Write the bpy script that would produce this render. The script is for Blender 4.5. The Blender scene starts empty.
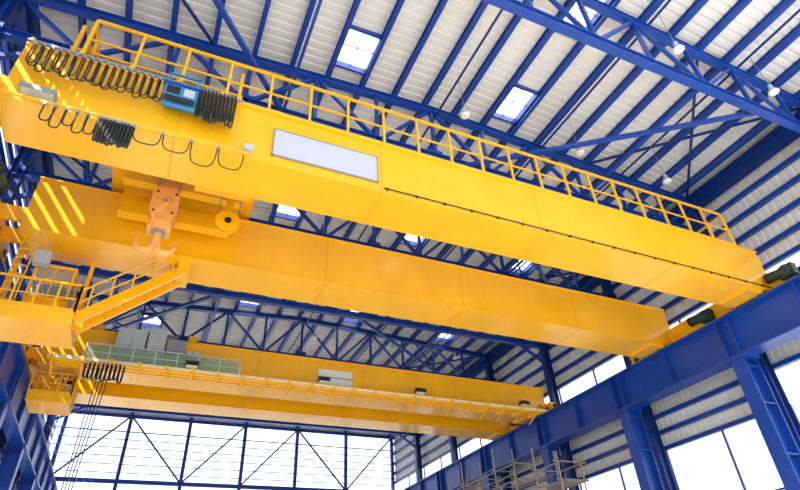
import bpy, math, random
from mathutils import Vector, Matrix
random.seed(4)
sc = bpy.context.scene
try:
    sc.view_settings.view_transform = 'Standard'
except Exception: pass

# ------------------------------------------------------------ materials
def mat(name, col, rough=0.5, metal=0.0, noise=0.0, scale=3.0, alpha=None, spec=0.5, coat=0.0):
    m = bpy.data.materials.new(name); m.use_nodes = True
    nt = m.node_tree; b = nt.nodes['Principled BSDF']
    b.inputs['Base Color'].default_value = (*col, 1)
    b.inputs['Roughness'].default_value = rough
    b.inputs['Metallic'].default_value = metal
    if 'Specular IOR Level' in b.inputs: b.inputs['Specular IOR Level'].default_value = spec
    if coat and 'Coat Weight' in b.inputs:
        b.inputs['Coat Weight'].default_value = coat; b.inputs['Coat Roughness'].default_value = .12
    if noise > 0:
        tc = nt.nodes.new('ShaderNodeTexCoord'); n = nt.nodes.new('ShaderNodeTexNoise')
        n.inputs['Scale'].default_value = scale; n.inputs['Detail'].default_value = 4
        r = nt.nodes.new('ShaderNodeValToRGB')
        r.color_ramp.elements[0].position = 0.3; r.color_ramp.elements[1].position = 0.7
        r.color_ramp.elements[0].color = (*[c*(1-noise) for c in col], 1)
        r.color_ramp.elements[1].color = (*[min(1, c*(1+noise*0.4)) for c in col], 1)
        nt.links.new(tc.outputs['Object'], n.inputs['Vector'])
        nt.links.new(n.outputs['Fac'], r.inputs['Fac']); nt.links.new(r.outputs['Color'], b.inputs['Base Color'])
    if alpha is not None: b.inputs['Alpha'].default_value = alpha
    return m
YEL = mat('yellow_paint', (0.96, 0.475, 0.004), 0.28, noise=0.08, scale=0.7, coat=.4)
YEL2 = mat('yellow_paint_rail', (0.96, 0.50, 0.01), 0.35)
SEAM = mat('weld_seam', (0.7, 0.33, 0.01), 0.5)
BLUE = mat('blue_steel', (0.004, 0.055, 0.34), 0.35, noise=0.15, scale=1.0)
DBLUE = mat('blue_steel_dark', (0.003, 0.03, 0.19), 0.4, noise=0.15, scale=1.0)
SHEET = mat('roof_sheet', (0.80, 0.79, 0.76), 0.5, noise=0.08, scale=0.5)
BLACK = mat('black_rubber', (0.008, 0.008, 0.01), 0.5)
CABLE = mat('festoon_cable', (0.02, 0.024, 0.02), 0.45)
DGREEN = mat('motor_green', (0.012, 0.04, 0.04), 0.5)
GREY = mat('grey_metal', (0.3, 0.31, 0.33), 0.4, 0.3)
LGREY = mat('cabinet_grey', (0.45, 0.5, 0.53), 0.5)
SIGN = mat('sign_panel', (0.5, 0.53, 0.64), 0.5)
PEACH = mat('hook_paint', (0.88, 0.40, 0.10), 0.35, noise=0.2, scale=4)
LBLUE = mat('equipment_blue', (0.03, 0.20, 0.42), 0.45)
GREEN = mat('green_mesh', (0.25, 0.42, 0.25), 0.4, alpha=0.5)
GLASS = mat('cab_glass', (0.35, 0.45, 0.42), 0.1, alpha=0.3)
WHITE = mat('white_paint', (0.75, 0.75, 0.73), 0.5)
CREAM = mat('cream_conductor_rail', (0.85, 0.72, 0.42), 0.5)
FLOOR = mat('concrete', (0.62, 0.61, 0.58), 0.8, noise=0.12, scale=0.6)
STEEL = mat('galvanised', (0.36, 0.30, 0.24), 0.45, 0.3)
LAMP = mat('lamp_diffuser', (0.8, 0.8, 0.78), 0.4)
SKYL = bpy.data.materials.new('rooflight_fibreglass'); SKYL.use_nodes=True
_nt=SKYL.node_tree; _nt.nodes.remove(_nt.nodes['Principled BSDF'])
_t=_nt.nodes.new('ShaderNodeBsdfTranslucent'); _t.inputs['Color'].default_value=(.9,.93,.96,1)
_nt.links.new(_t.outputs[0],_nt.nodes['Material Output'].inputs[0])

# ------------------------------------------------------------ mesh builder
class M:
    def __init__(s): s.v=[]; s.f=[]; s.mi=[]; s.mats=[]
    def k(s, m):
        if m not in s.mats: s.mats.append(m)
        return s.mats.index(m)
    def add(s, vs, fs, m):
        o=len(s.v); s.v += [tuple(x) for x in vs]; i=s.k(m)
        for f in fs: s.f.append([o+a for a in f]); s.mi.append(i)
    def box(s,x0,x1,y0,y1,z0,z1,m):
        vs=[(x,y,z) for x in (x0,x1) for y in (y0,y1) for z in (z0,z1)]
        s.add(vs,[(0,1,3,2),(4,6,7,5),(0,4,5,1),(2,3,7,6),(0,2,6,4),(1,5,7,3)],m)
    def quad(s,a,b,c,d,m): s.add([a,b,c,d],[(0,1,2,3)],m)
    def frame(s,p0,p1,up=(0,0,1)):
        p0=Vector(p0);p1=Vector(p1);d=(p1-p0).normalized();u=Vector(up)
        if abs(d.dot(u))>0.98: u=Vector((1,0,0)) if abs(d.x)<.9 else Vector((0,1,0))
        sd=d.cross(u).normalized();u2=sd.cross(d).normalized();return p0,p1,sd,u2
    def beam(s,p0,p1,w,h,m,up=(0,0,1)):
        p0,p1,sd,u=s.frame(p0,p1,up)
        vs=[p+sd*(a*w/2)+u*(b*h/2) for p in (p0,p1) for a,b in ((-1,-1),(1,-1),(1,1),(-1,1))]
        s.add(vs,[(3,2,1,0),(4,5,6,7),(0,1,5,4),(1,2,6,5),(2,3,7,6),(3,0,4,7)],m)
    def ibeam(s,p0,p1,w,h,m,up=(0,0,1),tf=.05,tw=.04):
        P0,P1,sd,u=s.frame(p0,p1,up)
        s.beam(P0+u*(h/2-tf/2),P1+u*(h/2-tf/2),w,tf,m,up)
        s.beam(P0-u*(h/2-tf/2),P1-u*(h/2-tf/2),w,tf,m,up)
        s.beam(P0,P1,tw,h-2*tf,m,up)
    def tube(s,pts,r,m,n=6):
        pts=[Vector(p) for p in pts];N=len(pts)
        rs=r if isinstance(r,(list,tuple)) else [r]*N
        vs=[];prev=None
        for i,p in enumerate(pts):
            d=(pts[min(i+1,N-1)]-pts[max(i-1,0)])
            if d.length<1e-9: d=Vector((0,0,1))
            d.normalize()
            if prev is None:
                a=Vector((0,0,1)) if abs(d.z)<.9 else Vector((1,0,0)); prev=d.cross(a).normalized()
            sd=(prev-d*prev.dot(d)).normalized();prev=sd;u=d.cross(sd)
            for j in range(n):
                t=2*math.pi*j/n; vs.append(p+(sd*math.cos(t)+u*math.sin(t))*rs[i])
        fs=[]
        for i in range(N-1):
            for j in range(n):
                a=i*n+j;b=i*n+(j+1)%n; fs.append((a,b,b+n,a+n))
        fs.append(tuple(range(n))[::-1]); fs.append(tuple((N-1)*n+j for j in range(n)))
        s.add(vs,fs,m)
    def build(s,name,parent=None,smooth=0):
        me=bpy.data.meshes.new(name);me.from_pydata(s.v,[],s.f)
        for m in s.mats: me.materials.append(m)
        for p,i in zip(me.polygons,s.mi): p.material_index=i; p.use_smooth=bool(smooth)
        me.update()
        if smooth:
            try: me.set_sharp_from_angle(angle=1.1 if smooth==2 else .7)
            except Exception: pass
        o=bpy.data.objects.new(name,me);sc.collection.objects.link(o)
        if parent: o.parent=parent
        return o
def empty(name,loc=(0,0,0)):
    e=bpy.data.objects.new(name,None);sc.collection.objects.link(e);return e

FZ=-1.6   # floor (camera at origin height 0 = 1.6 m above floor)
XR=24.6; XL=-7.4; YF=55.3; Y0=2.5
LINES=[7+6.9*i for i in range(7)]
def rz(x): return 19.5-abs(x-9)*0.05

# ------------------------------------------------------------ floor
m=M(); m.box(-30,45,-25,YF+8,FZ-.2,FZ,FLOOR); m.build('floor')

# ------------------------------------------------------------ roof sheet
skys=[]
for x in (4.6,12.1,19.6):
    for y in (12.4,22.9,33.4,43.9): skys.append((x,y))
skys.append((12.1,7.6)); skys.remove((19.6,12.4)); skys.append((-1.4,38))
per=0.35
def hole(xa,xb,y):
    for sx,sy in skys:
        if xa>=sx-.66 and xb<=sx+.66 and abs(y-sy)<.8: return True
    return False
cuts=sorted(set([XL-.2,9,XR+.3]+[round(c+d,3) for c in (-1.4,4.6,12.1,19.6) for d in (-.65,.65)]))
m=M(); y=Y0
while y<YF+.3:
    for xa,xb in zip(cuts[:-1],cuts[1:]):
        if hole(xa,xb,y+per/2): continue
        prof=[(0,0),(.19,0),(.22,.06),(.32,.06),(.35,0)]
        za,zb=rz(xa),rz(xb)
        for (ya,h0),(yb,h1) in zip(prof[:-1],prof[1:]):
            m.quad((xa,y+ya,za+h0),(xb,y+ya,zb+h0),(xb,y+yb,zb+h1),(xa,y+yb,za+h1),SHEET)
    y+=per
m.build('ceiling')
for sx,sy in skys:
    m=M(); z=rz(sx)
    for sg in (-1,1):
        m.box(sx+sg*.68-.04,sx+sg*.68+.04,sy-.95,sy+.95,z-.2,z+.16,BLUE)
        m.box(sx-.72,sx+.72,sy+sg*.91-.05,sy+sg*.91+.05,z-.2,z+.16,BLUE)
    m.box(sx-.02,sx+.02,sy-.9,sy+.9,z+.05,z+.1,GREY)
    m.box(sx-.66,sx+.66,sy-.02,sy+.02,z+.05,z+.1,GREY)
    m.quad((sx-.7,sy-.93,z+.13),(sx+.7,sy-.93,z+.13),(sx+.7,sy+.93,z+.13),(sx-.7,sy+.93,z+.13),SKYL)
    m.build('skylight')
# purlins
m=M(); x=-6.65
while x<24.3:
    z=rz(x)-.2
    m.ibeam((x,Y0,z),(x,YF,z),.17,.38,BLUE,tf=.04,tw=.06)
    x+=1.5
m.build('roof_purlins')
# trusses
def truss(y):
    m=M(); zb=16.0
    m.ibeam((XL+.3,y,zb),(XR-.3,y,zb),.3,.34,BLUE,tf=.05,tw=.08)
    xs=[XL+.4+i*(XR-XL-.8)/12 for i in range(13)]
    for a,b in zip(xs[:-1],xs[1:]):
        m.ibeam((a,y,rz(a)-.55),(b,y,rz(b)-.55),.3,.32,BLUE,tf=.05,tw=.08)
    for i,a in enumerate(xs):
        m.beam((a,y,zb),(a,y,rz(a)-.5),.14,.14,BLUE)
        if i<12:
            b=xs[i+1]
            if i%2==0: m.beam((a,y,rz(a)-.55),(b,y,zb),.14,.14,BLUE)
            else: m.beam((a,y,zb),(b,y,rz(b)-.55),.14,.14,BLUE)
    for a in xs[::3]:
        m.box(a-.35,a+.35,y-.02,y+.02,zb-.1,zb+.45,BLUE)
    m.build('roof_truss')
for y in LINES: truss(y)
m=M()
for i in range(len(LINES)-1):
    a,b=LINES[i],LINES[i+1]
    for (xa,xb) in (((-3.5),2.2),(19.5,10.0)):
        if i%2: xa,xb=xb,xa
        m.beam((xa,a,16.05),(xb,b,16.05),.16,.16,BLUE)
    for xx in (2.2,16.2): m.beam((xx,a,16.1),(xx,b,16.1),.1,.12,BLUE)
    if i%2==0:
        for x0,x1 in ((-6.6,-.6),(17.3,24)):
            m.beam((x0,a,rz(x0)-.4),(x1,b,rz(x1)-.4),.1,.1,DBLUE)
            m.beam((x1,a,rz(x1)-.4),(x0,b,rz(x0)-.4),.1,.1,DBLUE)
for x in (8.8,14.4,19.4): m.box(x-.04,x+.04,Y0,YF-.4,18.55,18.62,DBLUE)
m.build('roof_bracing')

# ------------------------------------------------------------ walls
def corr(m,x,y0,y1,z0,z1,sgn):
    y=y0
    while y<y1-.01:
        w=min(.35,y1-y); pr=[(0,0),(.6,0),(.7,.05),(.9,.05),(1,0)]
        for (a,h0),(b,h1) in zip(pr[:-1],pr[1:]):
            m.quad((x+sgn*h0,y+a*w,z0),(x+sgn*h1,y+b*w,z0),(x+sgn*h1,y+b*w,z1),(x+sgn*h0,y+a*w,z1),SHEET)
        y+=w
m=M()
corr(m,XR,Y0,YF,13.0,18.7,1)
corr(m,XR,13.9,YF,7.2,10.9,1); corr(m,XR,Y0,13.9,8.7,10.9,1)
corr(m,XR,Y0,YF,FZ,1.2,1)
for z in (13.0,13.9,14.9,15.9,16.9): m.beam((XR-.15,Y0,z),(XR-.15,YF,z),.2,.22,BLUE)
for z in (8.8,9.8,10.9): m.beam((XR-.15,Y0,z),(XR-.15,YF,z),.2,.2,BLUE)
for z in (7.2,8.0): m.beam((XR-.15,13.9,z),(XR-.15,YF,z),.2,.2,BLUE)
m.beam((XR-.15,Y0,1.2),(XR-.15,YF,1.2),.2,.2,BLUE)
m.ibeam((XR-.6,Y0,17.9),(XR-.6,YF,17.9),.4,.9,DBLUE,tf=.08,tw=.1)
m.build('wall_right')
m=M()
for y in [LINES[0]-3.45+3.45*i for i in range(15)]:
    for z0,z1 in ((10.9,13.0),(1.2,7.2)): m.box(XR-.1,XR,y-.04,y+.04,z0,z1,BLUE)
m.box(XR-.1,XR,Y0,YF,4.2,4.28,BLUE)
m.build('window_1')
m=M()
corr(m,XL,Y0,YF,17.4,18.6,-1); corr(m,XL,Y0,YF,7.2,13.8,-1); corr(m,XL,Y0,YF,FZ,1.2,-1)
for z in (7.2,8.3,9.4,10.5,11.6,12.7,13.8,17.4,18.4): m.beam((XL+.15,Y0,z),(XL+.15,YF,z),.2,.2,BLUE)
m.ibeam((XL+.6,Y0,17.9),(XL+.6,YF,17.9),.4,.7,DBLUE,tf=.08,tw=.1)
m.build('wall_left')
m=M()
z=14.35
while z<17.3:
    m.box(XL-.05,XL+.05,Y0,YF,z,z+.38,BLUE); z+=.72
m.box(XL-.1,XL,Y0,YF,4.2,4.28,BLUE)
for y in [LINES[0]-3.45+3.45*i for i in range(15)]:
    m.box(XL-.1,XL,y-.04,y+.04,1.2,7.2,BLUE)
m.build('window_2')
m=M()
m.box(XL,XR,YF,YF+.1,FZ,3.0,SHEET)
m.box(XL,XR,YF,YF+.1,17.6,19.6,SHEET)
m.build('wall_back')
m=M()
cols=[XL+.6+i*(XR-XL-1.0)/6 for i in range(7)]
for i,x in enumerate(cols): m.box(x-.15,x+.15,YF-.35,YF-.05,FZ,18.6,BLUE)
for z,h in ((12.0,.35),(12.7,.05),(13.4,.05),(14.1,.05),(14.8,.05),(15.5,.05),(16.2,.08),(17.6,.3),(10.8,.07),(9.6,.07)):
    m.box(XL,XR,YF-.2,YF-.08,z-h/2,z+h/2,BLUE if h>.2 else LBLUE)
for i in range(6):
    if i in(0,2,3,5):
        m.beam((cols[i],YF-.3,12),(cols[i+1],YF-.3,17.6),.14,.14,DBLUE)
    if i in(1,4): m.beam((cols[i],YF-.3,17.6),(cols[i+1],YF-.3,12),.14,.14,DBLUE)
m.build('window_3')

# ------------------------------------------------------------ runways, columns
def runway(xa,xb,side):
    m=M(); zt,zb=10.86,9.05; xc=(xa+xb)/2
    m.box(xa,xb,Y0,YF-.5,zt-.08,zt,BLUE); m.box(xa+.1,xb-.1,Y0,YF-.5,zb,zb+.1,BLUE)
    m.box(xc-.2,xc+.2,Y0,YF-.5,zb+.1,zt-.08,BLUE)
    m.box(xc-.05,xc+.05,Y0,YF-.5,zt,zt+.1,GREY)
    for y in LINES:
        for yy in (-.32,.28,3.4): m.box(xa+.08,xb-.08,y+yy,y+yy+.06,zb,zt-.08,BLUE)
    if side>0: m.box(xb,XR-.3,Y0,YF-.5,zt-.15,zt-.08,DBLUE)
    else: m.box(XL+.3,xa,Y0,YF-.5,zt-.15,zt-.08,DBLUE)
    m.build('crane_runway_beam')
runway(22.2,23.3,1); runway(-6.55,-5.65,-1)
def column(side,y):
    m=M()
    x0,x1=(22.35,23.25) if side>0 else (-6.5,-5.75)
    xc=(x0+x1)/2
    m.ibeam((xc,y,FZ),(xc,y,9.05),.62,x1-x0,BLUE,up=(1,0,0),tf=.07,tw=.08)
    for z in (1,3,5,7,8.6): m.box(x0+.05,x1-.05,y-.28,y+.28,z-.03,z+.03,BLUE)
    m.box(x0-.2,x1+.2,y-.45,y+.45,FZ,FZ+.06,BLUE)
    m.box(x0-.1,x1+.1,y-.4,y+.4,8.95,9.05,BLUE)
    xu=XR-.6 if side>0 else XL+.45
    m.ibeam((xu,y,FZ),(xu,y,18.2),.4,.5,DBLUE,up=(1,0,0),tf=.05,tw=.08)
    for z in (0.5,2.5,4.5,6.5,8.3):
        m.beam((xc,y,z-1),(xu,y,z),.1,.1,BLUE)
    m.beam((xu,y,14.6),(xu-side*2.2,y,16.0),.16,.16,BLUE)
    m.build('steel_column')
for y in LINES:
    column(1,y); column(-1,y)

# ------------------------------------------------------------ cranes
def rail(m,x0,x1,y,z,h,step,mt=YEL2,r=.045,mids=1,kick=True):
    n=max(1,int(round((x1-x0)/step)))
    for i in range(n+1):
        x=x0+(x1-x0)*i/n; m.box(x-r,x+r,y-r,y+r,z,z+h,mt)
    m.box(x0,x1,y-r*1.1,y+r*1.1,z+h-r,z+h+r,mt)
    for k in range(mids):
        zz=z+h*(k+1)/(mids+1); m.box(x0,x1,y-r*.7,y+r*.7,zz-r*.6,zz+r*.6,mt)
    if kick: m.box(x0,x1,y-.02,y+.02,z,z+.16,mt)
def raily(m,x,y0,y1,z,h,step,mt=YEL2,r=.045):
    n=max(1,int(round((y1-y0)/step)))
    for i in range(n+1):
        y=y0+(y1-y0)*i/n; m.box(x-r,x+r,y-r,y+r,z,z+h,mt)
    for zz in (z+h,z+h/2): m.box(x-r,x+r,y0,y1,zz-r*.8,zz+r*.8,mt)
def girder(name,par,xa,xb,ya,yb,z0=11.0,z1=13.1):
    m=M()
    m.box(xa,xb,ya,yb,z0+.05,z1-.05,YEL)
    m.box(xa,xb,ya-.06,yb+.06,z0,z0+.05,YEL); m.box(xa,xb,ya-.07,yb+.07,z1-.05,z1,YEL)
    m.box(xa,xb,ya-.012,ya,z0+.05,z0+.08,SEAM)
    x=xa+4
    while x<xb-2:
        m.box(x,x+.025,ya-.01,ya,z0+.05,z1-.05,SEAM); m.box(x,x+.025,ya,yb,z0-.01,z0,SEAM); x+=6
    xe=xb-.75
    m.box(xe-.9,xe,ya+.1,yb-.1,z0-.09,z0,YEL)
    for i in range(4):
        for yy in (ya+.25,yb-.25): m.tube([(xe-.8+i*.22,yy,z0-.13),(xe-.8+i*.22,yy,z0-.09)],.035,GREY)
    return m.build(name,par)
def festoon(m,x0,x1,n,y,z,sag,r=.022,mt=CABLE,k=2,jit=.1,spread=.05,bul=.25):
    w=(x1-x0)/n
    for i in range(n):
        a=x0+i*w
        m.box(a-.04,a+.04,y-.04,y+.04,z-.1,z,GREY)
        for c in range(k):
            s=sag*(1+random.uniform(-jit,jit)); yo=y+(c-(k-1)/2)*spread+random.uniform(-.02,.02); xo=(c-(k-1)/2)*spread*.8
            pts=[]
            for t in range(17):
                q=math.pi*t/16; sx=math.cos(q); sn=max(0.0,math.sin(q))
                b=1+bul*sn**2
                pts.append((a+xo+w/2-(w*.46*b)*(abs(sx)**.6)*(1 if sx>0 else -1),yo,z-.08-s*sn**(.75)))
            m.tube(pts,r,mt,5)
def truck(name,par,x0,x1,y0,y1,side,motors=()):
    m=M(); zb,zt=11.12,11.85
    m.box(x0,x1,y0+.3,y1-.3,zb,zt,YEL)
    m.box(x0,x1,y0-.5,y0+.3,zb,zt-.2,YEL); m.box(x0,x1,y1-.3,y1+.5,zb,zt-.2,YEL)
    m.box(x0-.04,x1+.04,y0-.5,y1+.5,zb-.02,zb+.04,YEL)
    xc=(x0+x1)/2
    for yy in (y0-.1,y0+1.3,y1-1.3,y1+.1):
        m.tube([(xc-.16,yy,11.24),(xc+.16,yy,11.24)],.3,GREY,18)
        m.tube([(x0-.03,yy,11.3),(x1+.03,yy,11.3)],.16,DGREEN,12)
    for yy in (y0-.5,y1+.5):
        sg=-1 if yy<y0 else 1
        m.tube([(xc,yy,11.45),(xc,yy+sg*.22,11.45)],.12,BLACK,12)
    xi = x0 if side>0 else x1; sg=-1 if side>0 else 1
    for yy in motors:
        m.tube([(xi,yy,11.4),(xi+sg*.4,yy,11.4)],.26,DGREEN,14)
        m.tube([(xi+sg*.25,yy,11.4),(xi+sg*.25,yy+.7,11.5)],.2,DGREEN,14)
        m.tube([(xi+sg*.25,yy+.7,11.5),(xi+sg*.25,yy+.85,11.5)],.22,BLACK,14)
        m.box(xi+min(0,sg*.32),xi+max(0,sg*.32),yy-.3,yy+.25,11.15,11.65,DGREEN)
    m.build(name,par,1)

# ---- near crane
C1=empty('overhead_crane')
girder('front_girder',C1,-4.95,23.0,11.5,13.05)
girder('rear_girder',C1,-5.0,23.1,17.0,18.6)
truck('end_carriage_right',C1,22.8,23.35,10.9,19.2,1,(10.5,14.6))
truck('end_carriage_left',C1,-6.4,-5.75,10.9,19.2,-1,(14.9,))
m=M()
for y in (11.6,12.8,17.1,18.4): m.box(-6.3,-4.9,y,y+.12,11.3,11.85,YEL)
m.build('girder_end_brackets',C1)
m=M()
rail(m,-3.7,21.75,11.5,13.1,1.8,1.3,mids=1,r=.037)
rail(m,-3.7,21.75,12.95,13.1,1.3,1.3,mids=1,r=.03)
raily(m,21.8,11.5,12.95,13.1,1.7,.7)
raily(m,-3.7,11.5,12.95,13.1,1.7,.7)
for i in range(20):
    x=-3.7+i*1.33; m.beam((x,11.5,13.15),(x,12.95,13.15),.05,.05,YEL2)
m.build('walkway_guard_rail',C1)
m=M()
for y in (12.3,17.8): m.box(-4.9,22.3,y-.05,y+.05,13.1,13.22,GREY)
m.box(5.1,22.8,11.43,11.46,11.17,11.20,BLACK)
for i in range(18): m.box(5.2+i,5.25+i,11.43,11.5,11.15,11.22,BLACK)
m.build('trolley_rails',C1)
m=M(); m.box(1.65,4.9,11.44,11.49,11.38,12.42,SIGN)
for a in ((1.63,4.92,11.36,11.39),(1.63,4.92,12.41,12.44),(1.63,1.66,11.36,12.44),(4.89,4.92,11.36,12.44)):
    m.box(a[0],a[1],11.42,11.49,a[2],a[3],GREY)
m.build('sign_panel',C1)
m=M()
m.box(-4.8,.6,11.06,11.14,12.78,12.84,GREY)
for x in (-4.7,-3.6,-2.4,-1.2,0,.5): m.box(x-.04,x+.04,11.05,11.5,12.82,12.9,YEL2)
festoon(m,-4.6,-1.45,17,11.1,12.78,.8,r=.02,k=2,bul=.6,jit=.14)
festoon(m,-.55,.4,9,11.1,12.9,1.1,r=.026,k=2)
festoon(m,-1.9,-1.0,8,12.0,14.0,1.1,r=.026,k=2)
m.box(-4.2,.6,11.96,12.04,14.0,14.06,YEL2)
festoon(m,-4.0,-1.9,7,12.0,14.0,.7,r=.022,k=2)
festoon(m,-.9,.4,9,12.0,14.0,1.1,r=.026,k=2)
for x in (-4.1,.5): m.box(x-.05,x+.05,11.95,12.05,13.1,15.1,YEL2)
m.build('upper_festoon_cable',C1,2)
m=M()
m.box(-4.8,1.0,11.25,11.33,10.98,11.02,YEL2)
festoon(m,-3.9,-2.7,5,11.28,10.98,.6,r=.02,k=1,bul=.4,jit=.2)
festoon(m,-2.65,-1.9,9,11.28,10.98,.75,r=.026,k=2)
festoon(m,-1.9,.9,4,11.28,10.98,.55,r=.018,k=1,jit=.35,bul=.1)
m.build('lower_festoon_cable',C1,2)
m=M()
m.box(-1.45,-.6,10.85,11.35,12.0,12.4,LBLUE); m.box(-1.5,-.55,10.8,11.4,12.4,12.46,BLUE)
m.box(-1.38,-1.05,10.83,10.85,12.06,12.34,BLACK); m.box(-.95,-.68,10.83,10.85,12.06,12.34,LGREY)
for x in (-1.4,-.65): m.box(x-.03,x+.03,10.9,10.96,12.4,12.95,LBLUE)
m.box(-1.45,-.6,10.9,10.96,12.9,12.96,LBLUE); m.box(-1.4,-.65,10.86,10.9,11.85,12.0,BLACK)
m.tube([(-1.4,11.1,11.9),(-.6,11.1,11.9)],.09,LBLUE,10)
m.build('collector_trolley',C1)
def flood(m,x,y,z):
    m.box(x-.3,x+.3,y-.18,y+.18,z-.3,z-.1,BLACK); m.box(x-.26,x+.26,y-.15,y+.15,z-.32,z-.3,WHITE)
    m.box(x-.33,x-.3,y-.03,y+.03,z-.2,z,GREY); m.box(x+.3,x+.33,y-.03,y+.03,z-.2,z,GREY)
    m.box(x-.33,x+.33,y-.03,y+.03,z-.02,z,GREY)
m=M()
m.box(-4.55,-3.75,11.2,11.5,11.25,11.4,GREY); m.box(-4.5,-3.8,11.23,11.47,11.22,11.25,LGREY)
m.box(.85,1.1,11.3,11.5,11.2,11.4,LGREY)
m.build('work_lights',C1)
m=M()
m.box(-2.9,-2.4,12.1,18.0,13.35,14.0,YEL); m.box(1.4,1.9,12.1,18.0,13.35,14.0,YEL)
for y in (13.6,15.3,16.4): m.box(-2.4,1.4,y,y+.35,12.5,13.4,YEL)
m.box(-2.4,1.4,13.6,13.9,12.1,12.7,YEL); m.box(-2.4,1.2,16.3,16.7,11.9,12.5,YEL)
m.box(-.2,1.5,13.9,14.2,11.7,12.1,YEL)
m.tube([(-1.9,15.1,14.2),(1.0,15.1,14.2)],.5,GREY,20)
for x in (-1.9,-1.2,1.0): m.tube([(x,15.1,14.2),(x+.08,15.1,14.2)],.65,YEL,20)
m.box(-3.2,-2.4,13.8,14.8,13.9,14.7,GREY)
m.tube([(1.4,15.1,14.3),(2.1,15.1,14.3)],.3,DGREEN,14)
for x in (-2.65,1.65):
    for y in (12.3,17.8): m.tube([(x,y-.08,13.47),(x,y+.08,13.47)],.25,GREY,16)
m.tube([(1.0,14.9,11.35),(1.0,14.96,11.35)],.4,YEL,24); m.tube([(1.0,14.96,11.35),(1.0,15.06,11.35)],.32,GREY,24)
m.tube([(1.0,15.06,11.35),(1.0,15.12,11.35)],.4,YEL,24); m.tube([(1.0,14.85,11.35),(1.0,15.2,11.35)],.11,BLACK,12)
m.box(.88,1.12,15.12,15.2,11.3,12.9,YEL)
for dx in (-.32,.32): m.tube([(1.0+dx,15.01,11.35),(1.0+dx,15.01,14.0)],.02,GREY,5)
m.build('hoist_trolley',C1,1)
# hook block (ramshorn)
m=M(); hx,hy=-.95,15.0
pl=[(-.26,11.95),(.26,11.95),(.4,11.65),(.4,11.0),(.26,10.62),(-.26,10.62),(-.4,11.0),(-.4,11.65)]
for yy in (-.38,-.1,.24):
    vs=[(hx+a,hy+yy,b) for a,b in pl]+[(hx+a,hy+yy+.08,b) for a,b in pl]
    n=8; fs=[tuple(range(n)),tuple(range(n,2*n))[::-1]]+[(i,(i+1)%n,(i+1)%n+n,i+n) for i in range(n)]
    m.add(vs,fs,PEACH)
for yy in (-.25,.05): m.tube([(hx,hy+yy,11.35),(hx,hy+yy+.12,11.35)],.42,GREY,24)
m.tube([(hx,hy-.42,11.35),(hx,hy+.38,11.35)],.13,PEACH,14)
m.tube([(hx,hy-.45,11.35),(hx,hy-.42,11.35)],.07,GREY,10)
for a,b in ((-.27,10.95),(.27,10.95),(-.27,11.7),(.27,11.7)): m.tube([(hx+a,hy-.41,b),(hx+a,hy-.38,b)],.035,BLACK,8)
m.box(hx-.2,hx+.2,hy-.25,hy+.25,11.95,12.2,PEACH)
m.box(hx-.33,hx+.33,hy-.3,hy+.3,10.45,10.66,PEACH)
for a in (-.3,-.15,.15,.3):
    for b in (-.18,.1): m.tube([(hx+a,hy+b,11.3),(hx+a*1.2,hy+b,14.0)],.02,GREY,5)
m.tube([(hx,hy,10.46),(hx,hy,10.36)],.2,GREY,14)
for sg in (-1,1):
    pts=[(hx,hy,10.3),(hx+sg*.03,hy,10.1)];rs=[.11,.12]
    for t in range(21):
        u=t/20; an=math.radians(180+u*200)
        pts.append((hx+sg*(.3+.25*math.cos(an)),hy,9.95+.28*math.sin(an)+.08*u)); rs.append(.13*(1-u**2.5*.75))
    m.tube(pts,rs,PEACH,14)
m.tube([(hx,hy,10.38),(hx,hy,9.95),(hx,hy,9.8)],[.12,.14,.08],PEACH,14)
m.build('hook_block',C1,1)

# ---- operator cab and platform
def cab(par,y,zf=8.45,x0=-5.1,x1=-2.8):
    m=M()
    m.box(x0,x1,y,y+1.9,zf-.32,zf,YEL)
    m.box(x0,x1+.03,y-.03,y,zf-.36,zf+.05,YEL2)
    rail(m,x0,x1,y,zf,1.0,.6,mids=1,r=.028); raily(m,x1,y,y+1.9,zf,1.0,.65,r=.028)
    c0,c1=x0+.75,x1-.45
    for x in (c0,c1):
        for yy in (y+.7,y+1.8): m.box(x-.04,x+.04,yy-.04,yy+.04,zf,zf+1.9,YEL)
    for z in (zf+.75,zf+1.9):
        for yy in (y+.7,y+1.8): m.box(c0,c1,yy-.04,yy+.04,z-.04,z+.04,YEL)
        for x in (c0,c1): m.box(x-.04,x+.04,y+.7,y+1.8,z-.04,z+.04,YEL)
    m.box(c0,c1,y+.7,y+.72,zf,zf+.75,YEL); m.box(c0-.05,c1+.05,y+.65,y+1.85,zf+1.9,zf+1.96,YEL)
    m.box(c0+.04,c1-.04,y+.71,y+.72,zf+.8,zf+1.86,GLASS); m.box(c1-.01,c1,y+.74,y+1.76,zf+.05,zf+1.86,GLASS)
    xm=(c0+c1)/2; m.box(xm-.02,xm+.02,y+.69,y+.73,zf+.75,zf+1.9,YEL)
    m.box(c0+.25,c0+.7,y+1.0,y+1.4,zf+.1,zf+.55,BLACK); m.box(c0+.25,c0+.7,y+1.35,y+1.42,zf+.5,zf+1.2,BLACK)
    m.box(c0+.8,c1-.05,y+.8,y+1.2,zf,zf+.8,LGREY)
    m.box(c0-.1,c0+.35,y+.25,y+.55,zf+1.75,zf+2.2,LGREY); m.box(c0-.02,c0+.02,y+.5,y+.7,zf+1.85,zf+1.95,YEL)
    for x in (x0+.1,x1-.07):
        m.box(x-.06,x+.06,y+1.0,y+1.12,zf,11.0,YEL)
    for dx in (0,.4): m.box(x0+.2+dx,x0+.24+dx,y+.2,y+.24,zf,11,YEL2)
    z=zf+.3
    while z<10.9: m.box(x0+.2,x0+.64,y+.2,y+.24,z,z+.03,YEL2); z+=.3
    m.build('operator_cab_platform',par)
cab(C1,17.3)
m=M()
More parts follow.
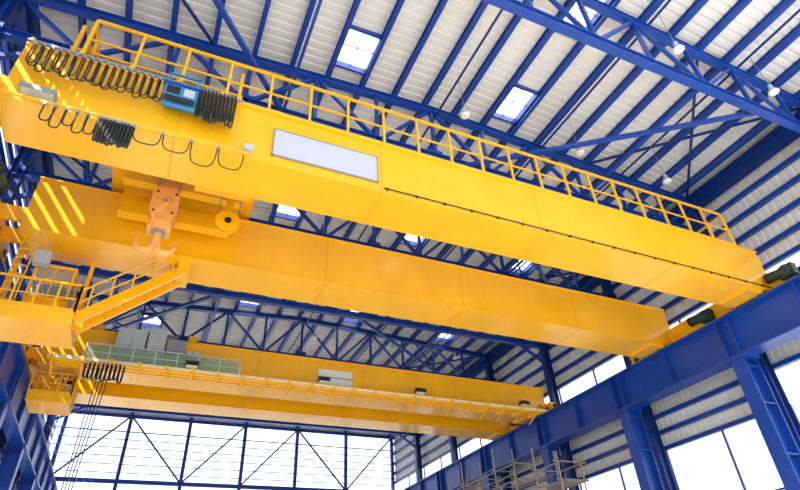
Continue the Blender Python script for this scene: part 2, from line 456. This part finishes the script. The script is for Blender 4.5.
m.beam((-2.8,17.5,8.35),(-.1,17.5,10.7),.12,.34,YEL); m.beam((-2.8,18.2,8.35),(-.1,18.2,10.7),.12,.34,YEL)
for i in range(10):
    t=i/10; m.box(-2.8+2.7*t-.1,-2.8+2.7*t+.1,17.5,18.2,8.4+2.35*t,8.44+2.35*t,YEL)
m.beam((-2.8,17.5,9.4),(-.6,17.5,11.3),.05,.05,YEL2)
m.beam((-2.8,17.5,8.95),(-.3,17.5,11.1),.04,.04,YEL2)
for i in range(5):
    t=i/5+.1; m.box(-2.8+2.7*t-.025,-2.8+2.7*t+.025,17.47,17.53,8.5+2.3*t,9.4+2.15*t,YEL2)
m.box(-.2,.2,17.3,18.4,10.6,11,YEL)
m.build('access_stair',C1)

# ---- far crane
C2=empty('overhead_crane')
girder('front_girder',C2,-5.3,23.4,28.0,29.4,11.0,13.0)
girder('rear_girder',C2,-5.3,23.4,31.5,33.0,11.0,13.0)
truck('end_carriage_right',C2,22.9,23.5,27.4,33.5,1,(30.0,))
truck('end_carriage_left',C2,-6.4,-5.75,27.4,33.5,-1)
m=M()
for y in (28.2,29.0,31.8,32.6): m.box(-6.3,-5.25,y,y+.12,11.3,11.85,YEL)
m.build('girder_end_brackets',C2)
m=M()
m.box(-4.8,23.4,26.95,28.0,10.98,11.03,YEL2)
m.box(-4.8,23.4,26.9,26.95,10.96,11.1,CREAM)
for y in (27.1,27.45,27.8): m.box(-4.8,23.4,y-.08,y+.08,10.9,10.98,YEL2)
x=-4.6
while x<23:
    m.box(x-.04,x+.04,26.95,28.0,10.8,10.98,YEL2); m.beam((x,26.98,10.85),(x,28.0,10.45),.06,.06,YEL2)
    m.box(x-.07,x+.07,26.85,26.95,10.9,11.14,YEL2); x+=1.2
m.build('side_walkway',C2)
m=M()
m.box(8.0,10.0,27.93,27.98,11.55,12.4,WHITE); m.box(8.0,10.0,27.92,27.93,11.93,12.0,GREY)
m.build('sign_panel',C2)
m=M()
m.box(-3.4,3.6,26.97,26.99,11.1,11.75,GREEN); rail(m,-3.4,3.6,26.98,11.05,.8,1.0,mt=LGREY,mids=1,r=.03,kick=False)
m.build('mesh_guard',C2)
m=M()
for x0,x1,z1,mt in ((-2.3,-1.0,13.0,LGREY),(-.9,-.1,13.2,LGREY),(.0,.9,12.7,GREY),(1.0,1.6,12.2,LGREY)):
    m.box(x0,x1,27.3,27.9,11.05,z1,mt); m.box(x0+.03,(x0+x1)/2-.02,27.28,27.3,11.1,z1-.05,mt); m.box((x0+x1)/2+.02,x1-.03,27.28,27.3,11.1,z1-.05,mt)
    m.box((x0+x1)/2-.08,(x0+x1)/2-.05,27.25,27.28,11.9,12.1,BLACK)
m.build('electrical_cabinets',C2)
m=M()
for x in (1.3,8.0,13.7,20.8):
    flood(m,x,26.8,11.5)
    m.box(x-.03,x+.03,26.87,26.93,11.0,11.5,YEL2)
m.build('flood_lights',C2)
m=M()
festoon(m,-3.2,-1.6,9,26.8,10.9,.75,r=.025,k=2)
for i in range(4):
    m.tube([(-2.6+.15*i,26.8,10.6),(-2.7+.12*i,26.8,6),(-2.75+.1*i,26.8,-.2)],.022,BLACK,5)
m.box(-2.85,-2.4,26.7,26.9,-.8,-.2,YEL)
m.build('pendant_control_cable',C2,2)
cab(C2,28.2,9.7,x0=-5.3,x1=-3.6)
m=M()
for x in (-3.5,1.0): m.box(x,x+.4,28.5,32.3,13.15,13.6,YEL)
for y in (29.6,31.0): m.box(-3.2,1.2,y,y+.3,12.6,13.3,YEL)
m.tube([(-2.5,30.4,13.9),(.5,30.4,13.9)],.45,GREY,18)
for x in (-3.3,1.2):
    for y in (28.7,32.2): m.tube([(x,y-.08,13.34),(x,y+.08,13.34)],.24,GREY,14)
for y in (28.7,32.2): m.box(-5,22.3,y-.05,y+.05,13.0,13.1,GREY)
m.build('hoist_trolley',C2,1)

# ------------------------------------------------------------ high bay lamps
for x in (8.8,14.4,19.4):
    for y in (6.3,11.7,18.0,25.0,32.0):
        m=M()
        m.tube([(x,y,18.56),(x,y,16.7)],.013,GREY,5)
        m.tube([(x,y,16.75),(x,y,16.55),(x,y,16.48),(x,y,16.33)],[.07,.09,.13,.21],LGREY,16)
        m.tube([(x,y,16.33),(x,y,16.28)],[.19,.14],LAMP,16)
        m.build('high_bay_lamp')

# ------------------------------------------------------------ scaffolding
m=M()
ys=[24.0,26.0,28.0,30.0,32.0,34.0,36.0]
tops=[7.4,8.3,7.6,9.2,8.2,9.5,9.0]
for y,tp in zip(ys,tops):
    for x in (20.1,21.6):
        m.tube([(x,y,FZ),(x,y,tp+random.uniform(-.3,.3))],.045,STEEL,6)
for z,ya in ((0.4,0),(2.4,0),(4.4,0),(6.2,0),(7.1,0),(8.0,2)):
    for x in (20.1,21.6): m.tube([(x,ys[ya]-.4,z),(x,ys[-1]+.4,z)],.038,STEEL,6)
    for y in ys[ya:]: m.tube([(19.8,y,z+.08),(21.9,y,z+.08)],.038,STEEL,6)
for z in (6.2,2.5): m.box(20.15,21.55,ys[0],ys[-1],z,z+.05,STEEL)
for a,b in zip(ys[:-1:2],ys[1::2]): m.tube([(20.05,a,4.4),(20.05,b,7.1)],.03,STEEL,6)
m.build('scaffolding')

# ------------------------------------------------------------ light
w=bpy.data.worlds.new('World'); sc.world=w; w.use_nodes=True
bg=w.node_tree.nodes['Background']; bg.inputs['Color'].default_value=(.96,.98,1,1); bg.inputs['Strength'].default_value=1.85
L=bpy.data.lights.new('sun','SUN'); L.energy=11; L.angle=.005; L.color=(1,.96,.88)
so=bpy.data.objects.new('sun',L); sc.collection.objects.link(so)
so.rotation_euler=Vector((.6,.45,-.8)).to_track_quat('-Z','Y').to_euler()

# ------------------------------------------------------------ camera
yaw=math.radians(25.8); pit=math.radians(35.7); rol=math.radians(3.37)
F=Vector((math.sin(yaw)*math.cos(pit),math.cos(yaw)*math.cos(pit),math.sin(pit)))
R0=Vector((math.cos(yaw),-math.sin(yaw),0)); U0=R0.cross(F)
R=R0*math.cos(rol)-U0*math.sin(rol); U=U0*math.cos(rol)+R0*math.sin(rol)
cd=bpy.data.cameras.new('camera'); cd.sensor_width=36; cd.lens=36*545/800; cd.clip_end=500
co=bpy.data.objects.new('camera',cd); sc.collection.objects.link(co)
B=-F
co.matrix_world=Matrix(((R.x,U.x,B.x,0),(R.y,U.y,B.y,0),(R.z,U.z,B.z,0),(0,0,0,1)))
sc.camera=co
